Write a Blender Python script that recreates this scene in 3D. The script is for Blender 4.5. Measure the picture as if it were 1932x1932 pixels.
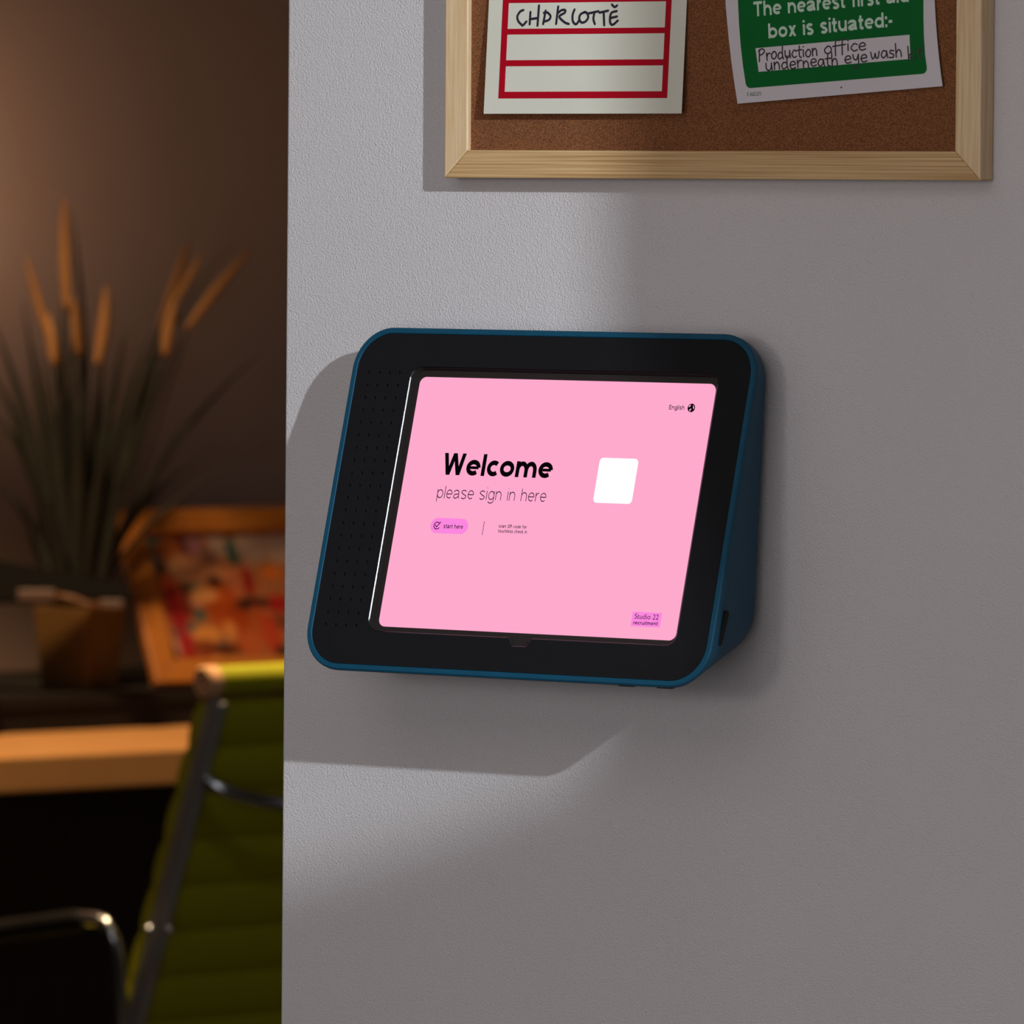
import bpy, bmesh, math, random
from math import sin, cos, tan, pi, radians, sqrt, atan2
from mathutils import Vector, Matrix
random.seed(7)
S = bpy.context.scene
COL = S.collection
for o in list(bpy.data.objects):
    bpy.data.objects.remove(o)

# ------------------------------------------------------------------ camera, world, lights, exposure
Z0 = 1.30                                   # height of the tablet's centre above the floor
F = 12571.5                                 # focal length for a 1932 px wide frame (a long lens)
CAM = Vector((2.11312, -3.36064, Z0 + 0.18896))
CR = Vector((0.83967041, 0.54306707, 0.00563572))
CU = Vector((-0.03131942, 0.03805999, 0.99878453))
CF = Vector((-0.5421925, 0.83882632, -0.0489664))
cam_d = bpy.data.cameras.new('camera')
cam = bpy.data.objects.new('camera', cam_d)
COL.objects.link(cam)
cam.matrix_world = Matrix(((CR.x, CU.x, -CF.x, CAM.x), (CR.y, CU.y, -CF.y, CAM.y), (CR.z, CU.z, -CF.z, CAM.z), (0, 0, 0, 1)))
cam_d.sensor_width = 36.0
cam_d.lens = F / 1932 * 36.0
cam_d.clip_end = 100
cam_d.dof.use_dof = True
cam_d.dof.focus_distance = 3.95
cam_d.dof.aperture_fstop = 18.5
S.camera = cam

S.view_settings.view_transform = 'Standard'
S.view_settings.look = 'None'
S.view_settings.gamma = 1.0
S.view_settings.use_curve_mapping = False
S.view_settings.exposure = 0.0
S.cycles.use_denoising = True
S.cycles.max_bounces = 8

w = bpy.data.worlds.new('world')
S.world = w
w.use_nodes = True
w.node_tree.nodes['Background'].inputs[0].default_value = (0.004, 0.004, 0.005, 1)
w.node_tree.nodes['Background'].inputs[1].default_value = 1.0


def light(name, kind, loc, energy, col, aim=None, **kw):
    d = bpy.data.lights.new(name, kind)
    d.energy = energy
    d.color = col
    for k, v in kw.items():
        if k != 'scale':
            setattr(d, k, v)
    o = bpy.data.objects.new(name, d)
    COL.objects.link(o)
    o.location = loc
    if aim is not None:
        o.rotation_euler = (Vector(aim) - Vector(loc)).to_track_quat('-Z', 'Y').to_euler()
    if 'scale' in kw:
        o.scale = kw['scale']
    return o


# hard cool spot high on the right; an added, unseen wall at x = 1.27 cuts its beam off on the right
light('track_spot', 'SPOT', (2.801, -1.746, Z0 + 1.137), 352, (0.90, 0.96, 1.0), aim=(-0.146, 0, Z0 + 0.185),
      spot_size=radians(12.9), spot_blend=0.27, shadow_soft_size=0.02)
# soft room lamp roughly opposite the wall
light('room_lamp', 'AREA', (0.15, -4.1, Z0 + 0.42), 10.3, (1.0, 0.905, 0.875), aim=(0.15, 0, Z0 + 0.1), shape='DISK', size=0.5)
# weak overhead fill added for soft ambient in the front room
light('ceiling_fill', 'AREA', (0.3, -2.6, 2.60), 11, (1.0, 0.92, 0.895), aim=(0.3, -2.6, 0), shape='RECTANGLE', size=1.6, size_y=2.2)
# broad soft fill added behind the camera to lift the ambient level
light('room_fill', 'AREA', (1.5, -4.6, Z0 + 0.15), 33, (1.0, 0.95, 0.945), aim=(-0.1, 0, Z0 - 0.1), shape='RECTANGLE', size=2.6, size_y=1.9)

# ------------------------------------------------------------------ helpers


def lin(c):
    return tuple(((v / 255) / 12.92 if v / 255 <= 0.04045 else ((v / 255 + 0.055) / 1.055) ** 2.4) for v in c) + (1.0,)


def mat(name, c, rough=0.6, metal=0.0, c2=None, scale=20.0, stretch=(1, 1, 1), detail=4.0, bump=0.0, bscale=None, bdist=0.001,
        spec=0.5, emit=0.0, ramp=(0.35, 0.65), coat=0.0, distort=0.0):
    m = bpy.data.materials.new(name)
    m.use_nodes = True
    nt = m.node_tree
    b = nt.nodes['Principled BSDF']
    b.inputs['Base Color'].default_value = lin(c)
    b.inputs['Roughness'].default_value = rough
    b.inputs['Metallic'].default_value = metal
    b.inputs['Specular IOR Level'].default_value = spec
    b.inputs['Coat Weight'].default_value = coat
    tc = nt.nodes.new('ShaderNodeTexCoord')
    mp = nt.nodes.new('ShaderNodeMapping')
    mp.inputs['Scale'].default_value = stretch
    nt.links.new(tc.outputs['Object'], mp.inputs['Vector'])
    nz = nt.nodes.new('ShaderNodeTexNoise')
    nz.inputs['Scale'].default_value = scale
    nz.inputs['Detail'].default_value = detail
    nz.inputs['Distortion'].default_value = distort
    nt.links.new(mp.outputs['Vector'], nz.inputs['Vector'])
    cr = nt.nodes.new('ShaderNodeValToRGB')
    cr.color_ramp.elements[0].position, cr.color_ramp.elements[1].position = ramp
    k2 = c2 if c2 else tuple(min(255, v * 1.05) for v in c)
    cr.color_ramp.elements[0].color = lin(c)
    cr.color_ramp.elements[1].color = lin(k2)
    nt.links.new(nz.outputs['Fac'], cr.inputs['Fac'])
    nt.links.new(cr.outputs['Color'], b.inputs['Base Color'])
    if bump > 0:
        nb = nt.nodes.new('ShaderNodeTexNoise')
        nb.inputs['Scale'].default_value = bscale or scale
        nb.inputs['Detail'].default_value = 3.0
        mb = nt.nodes.new('ShaderNodeMapping')       # turned so that the grain does not line up with the wall
        mb.inputs['Rotation'].default_value = (0.6, 0.45, 0.8)
        nt.links.new(tc.outputs['Object'], mb.inputs['Vector'])
        nt.links.new(mb.outputs['Vector'], nb.inputs['Vector'])
        bp = nt.nodes.new('ShaderNodeBump')
        bp.inputs['Strength'].default_value = bump
        bp.inputs['Distance'].default_value = bdist
        nt.links.new(nb.outputs['Fac'], bp.inputs['Height'])
        nt.links.new(bp.outputs['Normal'], b.inputs['Normal'])
    if emit > 0:
        nt.links.new(cr.outputs['Color'], b.inputs['Emission Color'])
        b.inputs['Emission Strength'].default_value = emit
    return m


def link(name, me, material=None, parent=None, smooth=False):
    o = bpy.data.objects.new(name, me)
    COL.objects.link(o)
    if material:
        me.materials.append(material)
    if smooth:
        for p in me.polygons:
            p.use_smooth = True
    if parent:
        o.parent = parent
    return o


def mesh(name, verts, faces, material=None, parent=None, smooth=False):
    me = bpy.data.meshes.new(name)
    me.from_pydata([tuple(v) for v in verts], [], faces)
    bm = bmesh.new()
    bm.from_mesh(me)
    bmesh.ops.recalc_face_normals(bm, faces=bm.faces)
    bm.to_mesh(me)
    bm.free()
    return link(name, me, material, parent, smooth)


def autosmooth(o, ang=35):
    for p in o.data.polygons:
        p.use_smooth = True
    o.data.set_sharp_from_angle(angle=radians(ang))
    return o


def bevel(o, wd, seg=2):
    m = o.modifiers.new('bevel', 'BEVEL')
    m.width = wd
    m.segments = seg
    m.limit_method = 'ANGLE'
    m.angle_limit = radians(30)
    return o


def empty(name, loc, label, cat, rot=None):
    e = bpy.data.objects.new(name, None)
    e.empty_display_size = 0.05
    COL.objects.link(e)
    e.location = loc
    e['label'] = label
    e['category'] = cat
    return e


def box_pts(a, b):
    (x0, y0, z0), (x1, y1, z1) = a, b
    return [(x0, y0, z0), (x1, y0, z0), (x1, y1, z0), (x0, y1, z0), (x0, y0, z1), (x1, y0, z1), (x1, y1, z1), (x0, y1, z1)]


BOXF = [(0, 3, 2, 1), (4, 5, 6, 7), (0, 1, 5, 4), (1, 2, 6, 5), (2, 3, 7, 6), (3, 0, 4, 7)]


def box(name, a, b, material, parent=None, bev=0.0):
    o = mesh(name, box_pts(a, b), BOXF, material, parent)
    if bev:
        bevel(o, bev)
    return o


def rrect(x0, x1, y0, y1, r, n=10):
    """rounded rectangle, counter-clockwise, 4*(n+1) points, r a number or 4 (bl, br, tr, tl)"""
    rs = r if isinstance(r, (tuple, list)) else (r,) * 4
    pts = []
    for (cx, cy, a0, q) in ((x0 + rs[0], y0 + rs[0], pi, rs[0]), (x1 - rs[1], y0 + rs[1], 1.5 * pi, rs[1]),
                            (x1 - rs[2], y1 - rs[2], 0, rs[2]), (x0 + rs[3], y1 - rs[3], 0.5 * pi, rs[3])):
        for i in range(n + 1):
            a = a0 + i / n * pi / 2
            pts.append((cx + q * cos(a), cy + q * sin(a)))
    return pts


def loft(rings, cap0=False, cap1=False, closed=True):
    n = len(rings[0])
    V = [v for r in rings for v in r]
    Fc = []
    for k in range(len(rings) - 1):
        for i in range(n if closed else n - 1):
            j = (i + 1) % n
            Fc.append((k * n + i, k * n + j, (k + 1) * n + j, (k + 1) * n + i))
    if cap0:
        Fc.append(tuple(range(n))[::-1])
    if cap1:
        Fc.append(tuple(range((len(rings) - 1) * n, len(rings) * n)))
    return V, Fc


def tube(path, rad, n=10, cap=True):
    """rings round a polyline; rad a number or one per point"""
    P = [Vector(p) for p in path]
    R = rad if isinstance(rad, (list, tuple)) else [rad] * len(P)
    rings = []
    prev = None
    for i, p in enumerate(P):
        t = (P[min(i + 1, len(P) - 1)] - P[max(i - 1, 0)]).normalized()
        if prev is None:
            a = Vector((0, 0, 1)) if abs(t.z) < 0.9 else Vector((1, 0, 0))
            nrm = t.cross(a).normalized()
        else:
            nrm = (prev - t * prev.dot(t)).normalized()
        prev = nrm
        bn = t.cross(nrm)
        rings.append([p + (nrm * cos(2 * pi * k / n) + bn * sin(2 * pi * k / n)) * R[i] for k in range(n)])
    return loft(rings, cap, cap)


def bez(a, b, c, n=12):
    a, b, c = Vector(a), Vector(b), Vector(c)
    return [a * (1 - t) ** 2 + b * 2 * t * (1 - t) + c * t * t for t in [i / n for i in range(n + 1)]]


def catmull(pts, per=8):
    P = [Vector(p) for p in pts]
    out = []
    for i in range(len(P) - 1):
        p0, p1, p2, p3 = P[max(i - 1, 0)], P[i], P[i + 1], P[min(i + 2, len(P) - 1)]
        for k in range(per):
            t = k / per
            out.append(0.5 * ((2 * p1) + (p2 - p0) * t + (2 * p0 - 5 * p1 + 4 * p2 - p3) * t * t + (3 * p1 - p0 - 3 * p2 + p3) * t ** 3))
    out.append(P[-1])
    return out


_fc = {}


def font_mesh(body, off):
    if (body, off) not in _fc:
        cu = bpy.data.curves.new('lettering', 'FONT')
        cu.body = body
        cu.offset = off
        cu.resolution_u = 6
        t = bpy.data.objects.new('lettering', cu)
        COL.objects.link(t)
        dg = bpy.context.evaluated_depsgraph_get()
        me = bpy.data.meshes.new_from_object(t.evaluated_get(dg))
        V = [v.co.copy() for v in me.vertices]
        Fc = [tuple(p.vertices) for p in me.polygons]
        bpy.data.objects.remove(t)
        bpy.data.curves.remove(cu)
        bpy.data.meshes.remove(me)
        _fc[(body, off)] = (V, Fc)
    return _fc[(body, off)]


def lettering(name, body, to3, p0, p1, cap, material, parent, off=0.0, ref='H', track=None):
    """flat print: body set from p0 to p1 (2-D points on a surface), cap = height of ref; to3 maps 2-D to 3-D"""
    V, Fc = font_mesh(body, off)
    H, _ = font_mesh(ref, 0.0)
    hh = max(v.y for v in H)
    x0, x1 = min(v.x for v in V), max(v.x for v in V)
    p0, p1 = Vector(p0), Vector(p1)
    d = p1 - p0
    ex = d / (x1 - x0)
    u = d.normalized()
    ey = Vector((-u.y, u.x)) * cap / hh
    pts = [to3(p0 + ex * (v.x - x0) + ey * v.y) for v in V]
    return mesh(name, pts, Fc, material, parent)


def ribbon(strokes, wd, to3):
    """pen strokes as narrow flat bands with round ends"""
    V, Fc = [], []
    for k_, s in enumerate(strokes):
        lift = Vector((0, -1e-5 * (k_ % 5), 0))
        P = catmull([(x, y, 0) for x, y in s], 5) if len(s) > 2 else [Vector((x, y, 0)) for x, y in s]
        n = len(P)
        b = len(V)
        for i, p in enumerate(P):
            t = (P[min(i + 1, n - 1)] - P[max(i - 1, 0)])
            t = t.normalized() if t.length > 1e-9 else Vector((1, 0, 0))
            q = Vector((-t.y, t.x, 0)) * wd / 2
            V += [to3((p + q).xy) + lift, to3((p - q).xy) + lift]
        for i in range(n - 1):
            Fc.append((b + 2 * i, b + 2 * i + 1, b + 2 * i + 3, b + 2 * i + 2))
        for p in (P[0], P[-1]):
            b = len(V)
            V += [to3((p + Vector((cos(a), sin(a), 0)) * wd / 2).xy) + lift * 1.1 + Vector((0, -5e-6, 0)) for a in [2 * pi * k / 8 for k in range(8)]]
            Fc.append(tuple(range(b, b + 8)))
    return V, Fc


# ------------------------------------------------------------------ a plain grotesque alphabet drawn with strokes (x-height 1, capitals 1.38)


def _arc(cx, cy_, rx, ry, a0, a1, n=14):
    return [(cx + rx * cos(radians(a0 + (a1 - a0) * k / n)), cy_ + ry * sin(radians(a0 + (a1 - a0) * k / n))) for k in range(n + 1)]


def glyph(c, w):
    h = w / 2
    CAP = 1.38
    B = 1.02 + 0.12 * (w > 0.2)                # bowl width

    def bowl(x0, x1, y0=0.0, y1=1.0):
        return ((x0 + x1) / 2, (y0 + y1) / 2, (x1 - x0) / 2 - h, (y1 - y0) / 2 - h)

    def arch(x0, x1, foot=0.0):
        ry = 0.42
        return [(x0 + h, foot)] * 0 + _arc((x0 + x1) / 2, 1 - h - ry, (x1 - x0) / 2 - h, ry, 180, 0) + [(x1 - h, foot)]
    o_ = lambda x0, x1, y0=0.0, y1=1.0, a0=0, a1=360: _arc(*bowl(x0, x1, y0, y1), a0, a1, 28)
    if c == ' ':
        return 0.55, []
    if c == 'o':
        return B, [o_(0, B)]
    if c == 'c':
        return B * 0.80, [o_(0, B * 0.95, 0, 1, 48, 312)]
    if c == 'e':
        m = 0.50
        cx, cy_, rx, ry = bowl(0, B)
        a = math.degrees(math.asin((m - cy_) / ry))
        return B * 0.97, [('thin', [(h, m), (cx + rx * cos(radians(a)), m)]), _arc(cx, cy_, rx, ry, a, 312, 28)]
    if c == 'a':
        W = B * 0.92
        return W + 0.12, [[(0.06 + h, 0.70)] + _arc(W / 2, 0.70, W / 2 - h, 0.30 - h, 165, 0) + [(W - h, 0.18), (W + 0.06, h)],
                          [(W - h, 0.56), (W * 0.55, 0.50)] + _arc(W * 0.42, 0.27, W * 0.42 - h, 0.27 - h, 100, 300, 12) + [(W - h, 0.32)]]
    if c in 'bdpq':
        cx = bowl(0, B)
        st = {'b': [(h, 0), (h, CAP)], 'd': [(B - h, 0), (B - h, CAP)], 'p': [(h, -0.40), (h, 1)], 'q': [(B - h, -0.4), (B - h, 1)]}[c]
        return B, [o_(0, B), st]
    if c == 'g':
        return B, [o_(0, B), [(B - h, 1), (B - h, -0.08)] + _arc(B / 2, -0.10, B / 2 - h, 0.30 - h, 0, -160)]
    if c == 'h':
        return B * 0.95, [[(h, 0), (h, CAP)], arch(0, B * 0.95)]
    if c == 'n':
        return B * 0.95, [[(h, 0), (h, 1)], arch(0, B * 0.95)]
    if c == 'm':
        W = B * 0.86
        return 2 * W - w, [[(h, 0), (h, 1)], arch(0, W), arch(W - w, 2 * W - w)]
    if c == 'u':
        W = B * 0.95
        return W, [[(W - h, 0), (W - h, 1)], [(h, 1)] + _arc(W / 2, h + 0.42, W / 2 - h, 0.42, 180, 360) + [(W - h, 0.6)]]
    if c == 'r':
        return 0.58, [[(h, 0), (h, 1)], _arc(0.55, 0.45, 0.55 - h, 0.55 - h, 180, 92)]
    if c == 'i':
        return w, [[(h, 0), (h, 1)], [(h, 1.38 - w * 0.8), (h, 1.38)]]
    if c == 'l':
        return w, [[(h, 0), (h, CAP)]]
    if c == 't':
        return 0.62, [[(0.26, 1.30), (0.26, 0.22)] + _arc(0.26 + 0.20, 0.20, 0.20, 0.20 - h, 180, 280, 8) + [(0.60, h)], [(0, 1 - h), (0.60, 1 - h)]]
    if c == 'f':
        return 0.60, [[(0.24, 0), (0.24, 1.12)] + _arc(0.46, 1.12, 0.22, CAP - h - 1.12, 180, 90, 8) + [(0.60, CAP - h)], [(0, 1 - h), (0.56, 1 - h)]]
    if c == 'k':
        return 0.92, [[(h, 0), (h, CAP)], [(0.86, 1), (h, 0.34)], [(0.36, 0.56), (0.88, 0)]]
    if c == 's':
        W = 0.92
        return W, [_arc(W / 2, 0.735, W / 2 - h, 0.265 - h * 0.6, 25, 200, 10)[:-1] + [(W * 0.4, 0.53), (W * 0.62, 0.47)] + _arc(W / 2, 0.265, W / 2 - h, 0.265 - h * 0.6, 25, -155, 10)]
    if c == 'x':
        return 0.96, [('cut', [(h * 1.2, 1), (0.96 - h * 1.2, 0)]), ('cut', [(0.96 - h * 1.2, 1), (h * 1.2, 0)])]
    if c == 'W':
        W = 1.78
        q = h * 1.05
        return W, [('cut', [(q, CAP), (W * 0.27, 0)]), ('cut', [(W * 0.27, 0), (W * 0.5, CAP)]), ('cut', [(W * 0.5, CAP), (W * 0.73, 0)]), ('cut', [(W * 0.73, 0), (W - q, CAP)])]
    if c == 'T':
        return 1.15, [[(0, CAP - h), (1.15, CAP - h)], [(0.575, 0), (0.575, CAP)]]
    if c == 'E':
        return 1.08, [[(h, 0), (h, CAP)], [(0, h), (1.08, h)], [(0, CAP - h), (1.06, CAP - h)], [(0, 0.72), (0.98, 0.72)]]
    if c == 'F':
        return 1.0, [[(h, 0), (h, CAP)], [(0, CAP - h), (1.0, CAP - h)], [(0, 0.68), (0.9, 0.68)]]
    if c == 'I':
        return w, [[(h, 0), (h, CAP)]]
    if c == 'A':
        return 1.25, [('cut', [(h, 0), (0.625, CAP)]), ('cut', [(0.625, CAP), (1.25 - h, 0)]), [(0.22, 0.45), (1.03, 0.45)]]
    if c == 'D':
        return 1.2, [[(h, 0), (h, CAP)], [(0, h), (0.5, h)] + _arc(0.5, CAP / 2, 0.7 - h, CAP / 2 - h, -90, 90) + [(0, CAP - h)]]
    if c == 'Q':
        return 1.32, [_arc(0.66, CAP / 2, 0.66 - h, CAP / 2 - h, 0, 360, 28), [(0.8, 0.34), (1.26, -0.04)]]
    if c == 'R':
        return 1.2, [[(h, 0), (h, CAP)], [(0, CAP - h), (0.75, CAP - h)] + _arc(0.78, 1.04, 0.36 - h * 0.5, CAP - h - 1.04, 90, -90) + [(0, 1.04 * 2 - CAP + h)], [(0.85, 0.68), (1.12, 0)]]
    if c == 'S':
        W = 1.12
        return W, [_arc(W / 2, 1.03, W / 2 - h, 0.35 - h, 20, 210, 10) + [(W * 0.62, 0.64)] + _arc(W / 2, 0.36, W / 2 - h, 0.36 - h, 30, -160, 10)]
    if c == '2':
        return 0.98, [_arc(0.49, 0.97, 0.49 - h, 0.41 - h, 170, -30, 12) + [(h, h)], [(0, h), (0.96, h)]]
    if c == '5':
        return 0.98, [[(0.9, CAP - h), (0.22, CAP - h), (0.22, CAP - h), (0.14, 0.72)], [(0.14, 0.72)] + _arc(0.48, 0.45, 0.50 - h, 0.45 - h, 130, -150, 14)]
    if c == ':':
        return w, [[(h, 0), (h, w)], [(h, 1 - w), (h, 1)]]
    if c == '-':
        return 0.5, [[(0.02, 0.5), (0.48, 0.5)]]
    return 0.5, []


def grotesque(name, body, to3, p0, p1, xh, material, parent, w=0.24, gap=0.22, smooth=True):
    """body set from p0 to p1, xh = x-height, w = stroke in x-heights"""
    x = 0.0
    V2, Fc, LY, layer = [], [], [], 0
    for c in body:
        adv, st = glyph(c, w)
        for s_ in st:
            ww = w
            layer += 1
            if s_[0] == 'thin':
                ww, s_ = w * (0.62 if w > 0.2 else 1.0), s_[1]
            if s_[0] == 'cut':                  # slanting stroke with level ends
                (xa, ya), (xb, yb) = s_[1]
                hw_ = ww / 2 * math.hypot(xb - xa, yb - ya) / abs(yb - ya)
                b = len(V2)
                V2 += [Vector((xa + x - hw_, ya)), Vector((xa + x + hw_, ya)), Vector((xb + x + hw_, yb)), Vector((xb + x - hw_, yb))]
                LY += [layer] * 4
                Fc.append((b, b + 1, b + 2, b + 3))
                continue
            n = len(s_)
            closed = n > 8 and (Vector(s_[0]) - Vector(s_[-1])).length < 1e-6
            P = [Vector(q) for q in s_]
            b = len(V2)
            for i, p in enumerate(P):
                if closed and i in (0, n - 1):
                    t = (P[1] - P[-2])
                    mit = 1.0
                elif 0 < i < n - 1:
                    t1, t2 = (p - P[i - 1]), (P[i + 1] - p)
                    t1 = t1.normalized() if t1.length > 1e-9 else t2.normalized()
                    t2 = t2.normalized() if t2.length > 1e-9 else t1
                    t = t1 + t2
                    mit = min(1.6, 1 / max(0.4, t.length / 2))
                else:
                    t = P[min(i + 1, n - 1)] - P[max(i - 1, 0)]
                    mit = 1.0
                t = t.normalized()
                # narrow the set like a condensed print: stroke stays even on the sheet
                q = Vector((-t.y, t.x)) * (ww / 2) * mit
                V2 += [p + q + Vector((x, 0)), p - q + Vector((x, 0))]
                LY += [layer, layer]
            Fc += [(b + 2 * i, b + 2 * i + 1, b + 2 * i + 3, b + 2 * i + 2) for i in range(n - 1)]
        x += adv + gap
    x -= gap
    p0, p1 = Vector(p0), Vector(p1)
    ex = (p1 - p0) / x
    u_ = (p1 - p0).normalized()
    ey = Vector((-u_.y, u_.x)) * xh
    nrm = (to3(p0 + ex) - to3(p0)).cross(to3(p0 + ey) - to3(p0)).normalized()
    nrm = nrm if nrm.y < 0 else -nrm            # ink lies stroke over stroke, a few microns each
    return mesh(name, [to3(p0 + ex * v.x + ey * v.y) + nrm * (8e-6 * (k_ % 6)) for v, k_ in zip(V2, LY)], Fc, material, parent)


def structure(o):
    o['kind'] = 'structure'
    return o


# ------------------------------------------------------------------ survey of the far room: lateral = across the lens axis, depth from the camera
RH = Vector((CR.x, CR.y, 0)).normalized()
FH = Vector((-RH.y, RH.x, 0))


def ray(x, y):
    return CF + CR * ((x - 966) / F) - CU * ((y - 966) / F)


def far(x, y, d):
    r = ray(x, y)
    return CAM + r * (d / r.dot(FH))


def on_z(x, y, z):
    r = ray(x, y)
    return CAM + r * ((z - CAM.z) / r.z)


# ------------------------------------------------------------------ materials
M = {}
M['wall'] = mat('painted_plaster', (205, 202, 205), 0.55, c2=(208, 205, 208), scale=6, bump=0.82, bscale=940, bdist=0.0009, spec=0.4)
M['wall_plain'] = mat('plain_paint', (190, 188, 186), 0.8, c2=(196, 194, 192), scale=3)
M['far_wall'] = mat('far_room_paint', (176, 150, 138), 0.9, c2=(182, 156, 143), scale=2)
M['dark_far'] = mat('dark_far_paint', (60, 52, 48), 0.9, c2=(66, 57, 52), scale=2)
M['floor'] = mat('dark_carpet', (52, 48, 46), 0.95, c2=(66, 62, 60), scale=300)
M['ceiling'] = mat('ceiling_paint', (200, 198, 195), 0.9, c2=(206, 204, 201), scale=3)
M['shell'] = mat('petrol_blue_plastic', (0, 68, 95), 0.6, c2=(2, 72, 99), scale=60, spec=0.3, bump=0.05, bscale=1800, bdist=0.0003)
M['plate'] = mat('charcoal_plastic', (17, 18, 22), 0.7, c2=(19, 20, 24), scale=80, spec=0.2, bump=0.06, bscale=2500, bdist=0.0002)
M['gloss'] = mat('gloss_black_edge', (10, 10, 12), 0.27, c2=(12, 12, 14), scale=50, spec=0.5)
M['hole'] = mat('speaker_black', (3, 3, 3), 0.9, c2=(4, 4, 4), scale=50)
M['glass'] = mat('tablet_border_glass', (40, 34, 33), 0.25, c2=(42, 36, 35), scale=30)  # black bezel glass, its reflection put into the colour as a brown cast
M['pink'] = mat('screen_pink', (254, 170, 205), 0.5, c2=(254, 170, 205), emit=1.0, spec=0.0)
M['magenta'] = mat('screen_magenta', (252, 135, 222), 0.5, c2=(252, 135, 222), emit=1.0, spec=0.0)
M['white_px'] = mat('screen_white', (255, 255, 255), 0.5, c2=(255, 255, 255), emit=1.0, spec=0.0)
for k in ('pink', 'magenta', 'white_px'):
    nt = M[k].node_tree
    b = nt.nodes['Principled BSDF']
    for l in list(b.inputs['Base Color'].links):
        nt.links.remove(l)
    b.inputs['Base Color'].default_value = (0, 0, 0, 1)
M['ink_px'] = mat('screen_black', (10, 6, 9), 0.6, c2=(12, 7, 10), spec=0.0)
M['ink_px2'] = mat('screen_plum', (44, 8, 34), 0.6, c2=(46, 10, 36), spec=0.0)
PINE = dict(rough=0.5, c2=(214, 181, 132), ramp=(0.3, 0.62), detail=3.0, spec=0.35)
M['pine_h'] = mat('pine_across', (170, 128, 80), scale=30, stretch=(0.25, 6, 42), **PINE)
M['pine_v'] = mat('pine_upright', (210, 174, 126), scale=26, stretch=(14, 5, 0.5), distort=1.2, rough=0.5, c2=(226, 200, 162), ramp=(0.3, 0.62), detail=3.0, spec=0.35)
M['cork'] = mat('cork', (92, 54, 32), 0.9, c2=(152, 100, 64), scale=1500, detail=5, bump=0.3, bscale=500, bdist=0.0006, ramp=(0.36, 0.68), spec=0.2)
M['paper'] = mat('cream_card', (214, 214, 200), 0.45, c2=(219, 219, 206), scale=18)
M['paper2'] = mat('white_sticker', (206, 200, 206), 0.45, c2=(211, 205, 211), scale=18)
M['red'] = mat('red_print', (172, 2, 30), 0.5, c2=(176, 4, 32), scale=18, spec=0.15)
M['green'] = mat('green_print', (0, 98, 40), 0.55, c2=(2, 101, 42), scale=18, spec=0.15)
M['pale_print'] = mat('pale_letters', (190, 214, 196), 0.5, c2=(194, 218, 200), scale=18)
M['pen'] = mat('navy_marker', (30, 24, 44), 0.5, c2=(34, 28, 48), scale=40)
M['pen2'] = mat('faded_pen', (28, 16, 26), 0.5, c2=(52, 34, 44), scale=90)
M['code'] = mat('green_code', (20, 90, 70), 0.5, c2=(22, 92, 72))
M['oak'] = mat('desk_oak', (196, 140, 84), 0.5, c2=(204, 148, 92), scale=8, detail=3)
M['frame_wood'] = mat('frame_wood', (152, 88, 24), 0.5, c2=(158, 94, 28), scale=14, detail=3)
M['black'] = mat('matt_black', (24, 20, 19), 0.8, c2=(28, 24, 22), scale=30, spec=0.2)
M['deep_black'] = mat('under_desk_dark', (58, 46, 38), 0.8, c2=(62, 50, 42), scale=30, spec=0.2)  # tone of the panel that stands in for the dark under the desk
M['chrome'] = mat('chrome', (205, 205, 208), 0.24, 1.0, c2=(210, 210, 213), scale=20)
M['brass'] = mat('tan_end_ring', (226, 164, 116), 0.4, c2=(230, 168, 120), scale=20)
M['aluminium'] = mat('polished_aluminium', (178, 168, 162), 0.42, 0.55, c2=(184, 174, 168), scale=20)
M['dark_slab'] = mat('near_black_slab', (13, 11, 10), 0.9, c2=(15, 13, 12), scale=20, spec=0.1)
M['wire'] = mat('brown_wire', (92, 56, 28), 0.5, c2=(96, 60, 30), scale=20)
M['lime'] = mat('lime_fabric', (158, 150, 10), 0.75, c2=(166, 158, 14), scale=200, bump=0.2, bscale=900, bdist=0.0005, spec=0.25)
M['mustard'] = mat('mustard_glaze', (82, 54, 8), 0.7, c2=(88, 58, 10), scale=20)
M['soil'] = mat('dark_soil', (28, 22, 16), 0.95, c2=(40, 32, 24), scale=200)
M['blade'] = mat('dark_grass', (17, 16, 7), 0.85, c2=(24, 22, 9), scale=12)
M['plume'] = mat('tan_plume', (142, 96, 52), 0.85, c2=(152, 106, 60), scale=120)
M['clip'] = mat('pale_metal', (88, 68, 62), 0.5, 0.2, c2=(92, 72, 66))

# ------------------------------------------------------------------ the setting
# main wall: its left end leans a hair, as built
XE_T, XE_B = -0.2199, -0.2312               # end at ceiling and at floor
TH = 0.12
wv = [(XE_B, 0, 0), (4.2, 0, 0), (4.2, TH, 0), (XE_B, TH, 0), (XE_T, 0, 2.7), (4.2, 0, 2.7), (4.2, TH, 2.7), (XE_T, TH, 2.7)]
structure(bevel(mesh('wall_front', wv, BOXF, M['wall']), 0.0015, 3))
structure(box('wall_light_block', (-0.78, -6.2, 0), (-0.62, -0.75, 2.7), M['wall_plain']))  # unseen wall added to keep front-room light off the far room
structure(box('wall_beam_cut', (1.262, -0.786, 0), (1.40, 0.0, 2.7), M['wall_plain']))  # unseen wall added to give the spot's beam its upright edge
structure(box('wall_right', (4.2, -6.2, 0), (4.35, 8.2, 2.7), M['wall_plain']))
structure(box('wall_behind', (-8.2, -6.35, 0), (4.35, -6.2, 2.7), M['wall_plain']))
structure(box('floor', (-8.2, -6.35, -0.1), (4.35, 8.2, 0), M['floor']))
structure(box('ceiling', (-8.2, -6.35, 2.7), (4.35, 8.2, 2.8), M['ceiling']))
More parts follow.
